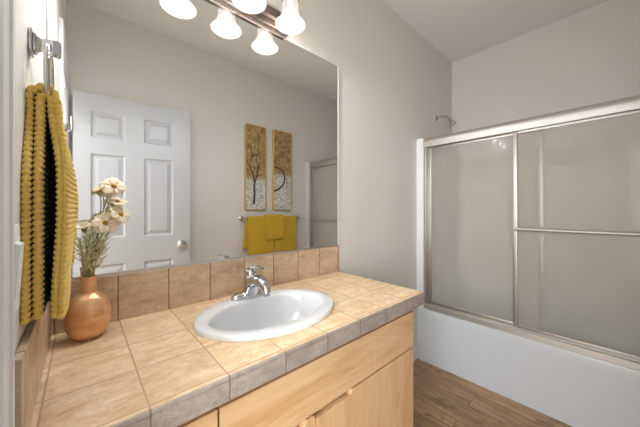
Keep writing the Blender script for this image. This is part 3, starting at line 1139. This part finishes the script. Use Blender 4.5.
def panel(x0, x1, z0, z1, label, split, seed, branches):
    root = thing('wall_panel', ((x0 + x1) / 2, YW, z0), label, 'wall art', 'painted tree panels on the back wall')
    y0, y1 = YW, YW + 0.024

    def rr(ins, y, r=0.028):
        out = []
        a0, a1, b0, b1 = x0 + ins, x1 - ins, z0 + ins, z1 - ins
        r = max(0.004, r - ins)
        for cx_, cz_, s0 in ((a1 - r, b1 - r, 0), (a0 + r, b1 - r, 90), (a0 + r, b0 + r, 180), (a1 - r, b0 + r, 270)):
            for i in range(7):
                a = radians(s0 + 15 * i)
                out.append(Vector((cx_ + r * cos(a), y, cz_ + r * sin(a))))
        return out
    MB().rings([rr(0, y0), rr(0, y1 - 0.003), rr(0.003, y1), rr(0.011, y1), rr(0.013, y1 - 0.004), rr(0.013, y0)], (False, False)).build('frame', M['gold'], root, 40)
    MB().rings([rr(0.0135, y0), rr(0.0135, y1 - 0.006)]).build('picture', art_mat('painted panel', split, seed), root)
    mb = MB()
    for pts, r0, r1 in branches:
        P3 = [Vector((x0 + (x1 - x0) * u, y1 - 0.006, z0 + (z1 - z0) * w_)) for u, w_ in pts]
        # smooth through the points
        n_ = 24
        sm = []
        for i in range(n_ + 1):
            t_ = i / n_ * (len(P3) - 1)
            k = min(int(t_), len(P3) - 2)
            f_ = t_ - k
            pa, pb, pc, pd = P3[max(k - 1, 0)], P3[k], P3[k + 1], P3[min(k + 2, len(P3) - 1)]
            sm.append(0.5 * ((2 * pb) + (pc - pa) * f_ + (2 * pa - 5 * pb + 4 * pc - pd) * f_ ** 2 + (3 * pb - pa - 3 * pc + pd) * f_ ** 3))
        mb.tube(sm, [r0 + (r1 - r0) * i / n_ for i in range(n_ + 1)], 8)
    mb.build('painted_tree', M['bark'], root, 60)


# in the photo the mirror flips them; x runs as in the room
panel(1.275, 1.517, 1.231, 2.097, 'gold-framed tree panel nearer the door, with whole trunk and branches', 1.60, 1.3, [
    ([(0.40, 0.08), (0.43, 0.2), (0.42, 0.3), (0.52, 0.40), (0.60, 0.5), (0.70, 0.56)], 0.013, 0.005),
    ([(0.43, 0.32), (0.36, 0.42), (0.22, 0.50), (0.10, 0.56), (0.06, 0.62)], 0.009, 0.003),
    ([(0.22, 0.50), (0.30, 0.62), (0.26, 0.75), (0.38, 0.82)], 0.005, 0.002),
    ([(0.52, 0.40), (0.70, 0.42), (0.88, 0.44)], 0.006, 0.002),
    ([(0.60, 0.5), (0.5, 0.62), (0.62, 0.7), (0.58, 0.8)], 0.005, 0.002),
    ([(0.30, 0.62), (0.45, 0.66), (0.7, 0.64)], 0.004, 0.002)])
panel(1.594, 1.845, 1.230, 2.100, 'gold-framed tree panel nearer the shower, with one curved branch', 1.665, 5.1, [
    ([(0.05, 0.54), (0.25, 0.53), (0.48, 0.50), (0.60, 0.42), (0.50, 0.32), (0.25, 0.26), (0.05, 0.24)], 0.007, 0.011),
    ([(0.05, 0.60), (0.18, 0.58), (0.32, 0.52)], 0.004, 0.003),
    ([(0.58, 0.44), (0.70, 0.38), (0.74, 0.3)], 0.004, 0.002),
    ([(0.18, 0.58), (0.12, 0.66)], 0.003, 0.0015)])

TBZ, TBY = 1.155, YB + 0.062
rb = thing('towel_bar', (1.60, YW, TBZ), 'brushed metal towel bar under the tree panels', 'towel bar')
MB().tube([(1.231, TBY, TBZ), (1.920, TBY, TBZ)], 0.008, 14).build('bar', M['nickel'], rb, 60)
for x in (1.243, 1.908):
    m = MB().lathe([(0.0, 0), (0.026, 0), (0.026, 0.006), (0.016, 0.012), (0.011, 0.016), (0.011, 0.05), (0.015, 0.056), (0.015, 0.068), (0.0, 0.072)], (x, YW, TBZ), 24, (0, 1, 0), cap=(False, False))
    m.build('bracket', M['nickel'], rb, 40)


def draped(name, x0, x1, front, back, r, seed, mat, scallop=0.0):
    """a folded towel over the bar: profile in yz swept along x"""
    th = 0.009
    prof = []
    for i in range(15):
        prof.append((-1, back * (1 - i / 14)))
    for i in range(1, 12):
        prof.append((0, pi * i / 12))
    for i in range(15):
        prof.append((1, front * i / 14))
    rows = []
    n_ = 40
    for ix in range(n_ + 1):
        u = ix / n_
        x = x0 + (x1 - x0) * u
        row = []
        for kind, s in prof:
            wv = 0.0035 * noise.noise(Vector((x * 9 + seed, s * 3 * abs(kind), kind * 3.0)))
            if kind == 0:
                row.append(Vector((x, TBY - r * cos(s), TBZ + r * sin(s))))
            else:
                y = TBY + kind * (r + wv * min(1, s * 8))
                zz = TBZ - s
                if kind > 0 and scallop and s > front * 0.98:
                    zz += scallop * abs(sin(u * pi * 5))
                xx = x + (-0.006 - 0.035 * s / back if kind < 0 else 0.0)
                row.append(Vector((xx, y, zz)))
        rows.append(row)
    mb = MB()
    mb.rings(rows, (False, False), closed=False)
    o = mb.build(name, mat, None, 180)
    sm = o.modifiers.new('thickness', 'SOLIDIFY')
    sm.thickness = th
    sm.offset = 0.0
    return o


tag(draped('bath_towel', 1.280, 1.566, 0.365, 0.30, 0.0155, 2.0, M['mustard_flat']), 'mustard bath towel on the wall bar, half nearer the door', 'towel', 'mustard towels on the wall bar')
tag(draped('bath_towel', 1.574, 1.862, 0.360, 0.31, 0.0155, 7.0, M['mustard_flat']), 'mustard bath towel on the wall bar, half nearer the shower', 'towel', 'mustard towels on the wall bar')
tag(draped('hand_towel', 1.476, 1.690, 0.240, 0.20, 0.0300, 4.0, M['mustard_flat'], 0.022), 'small mustard hand towel with wavy hem laid over the bath towels', 'towel', 'mustard towels on the wall bar')
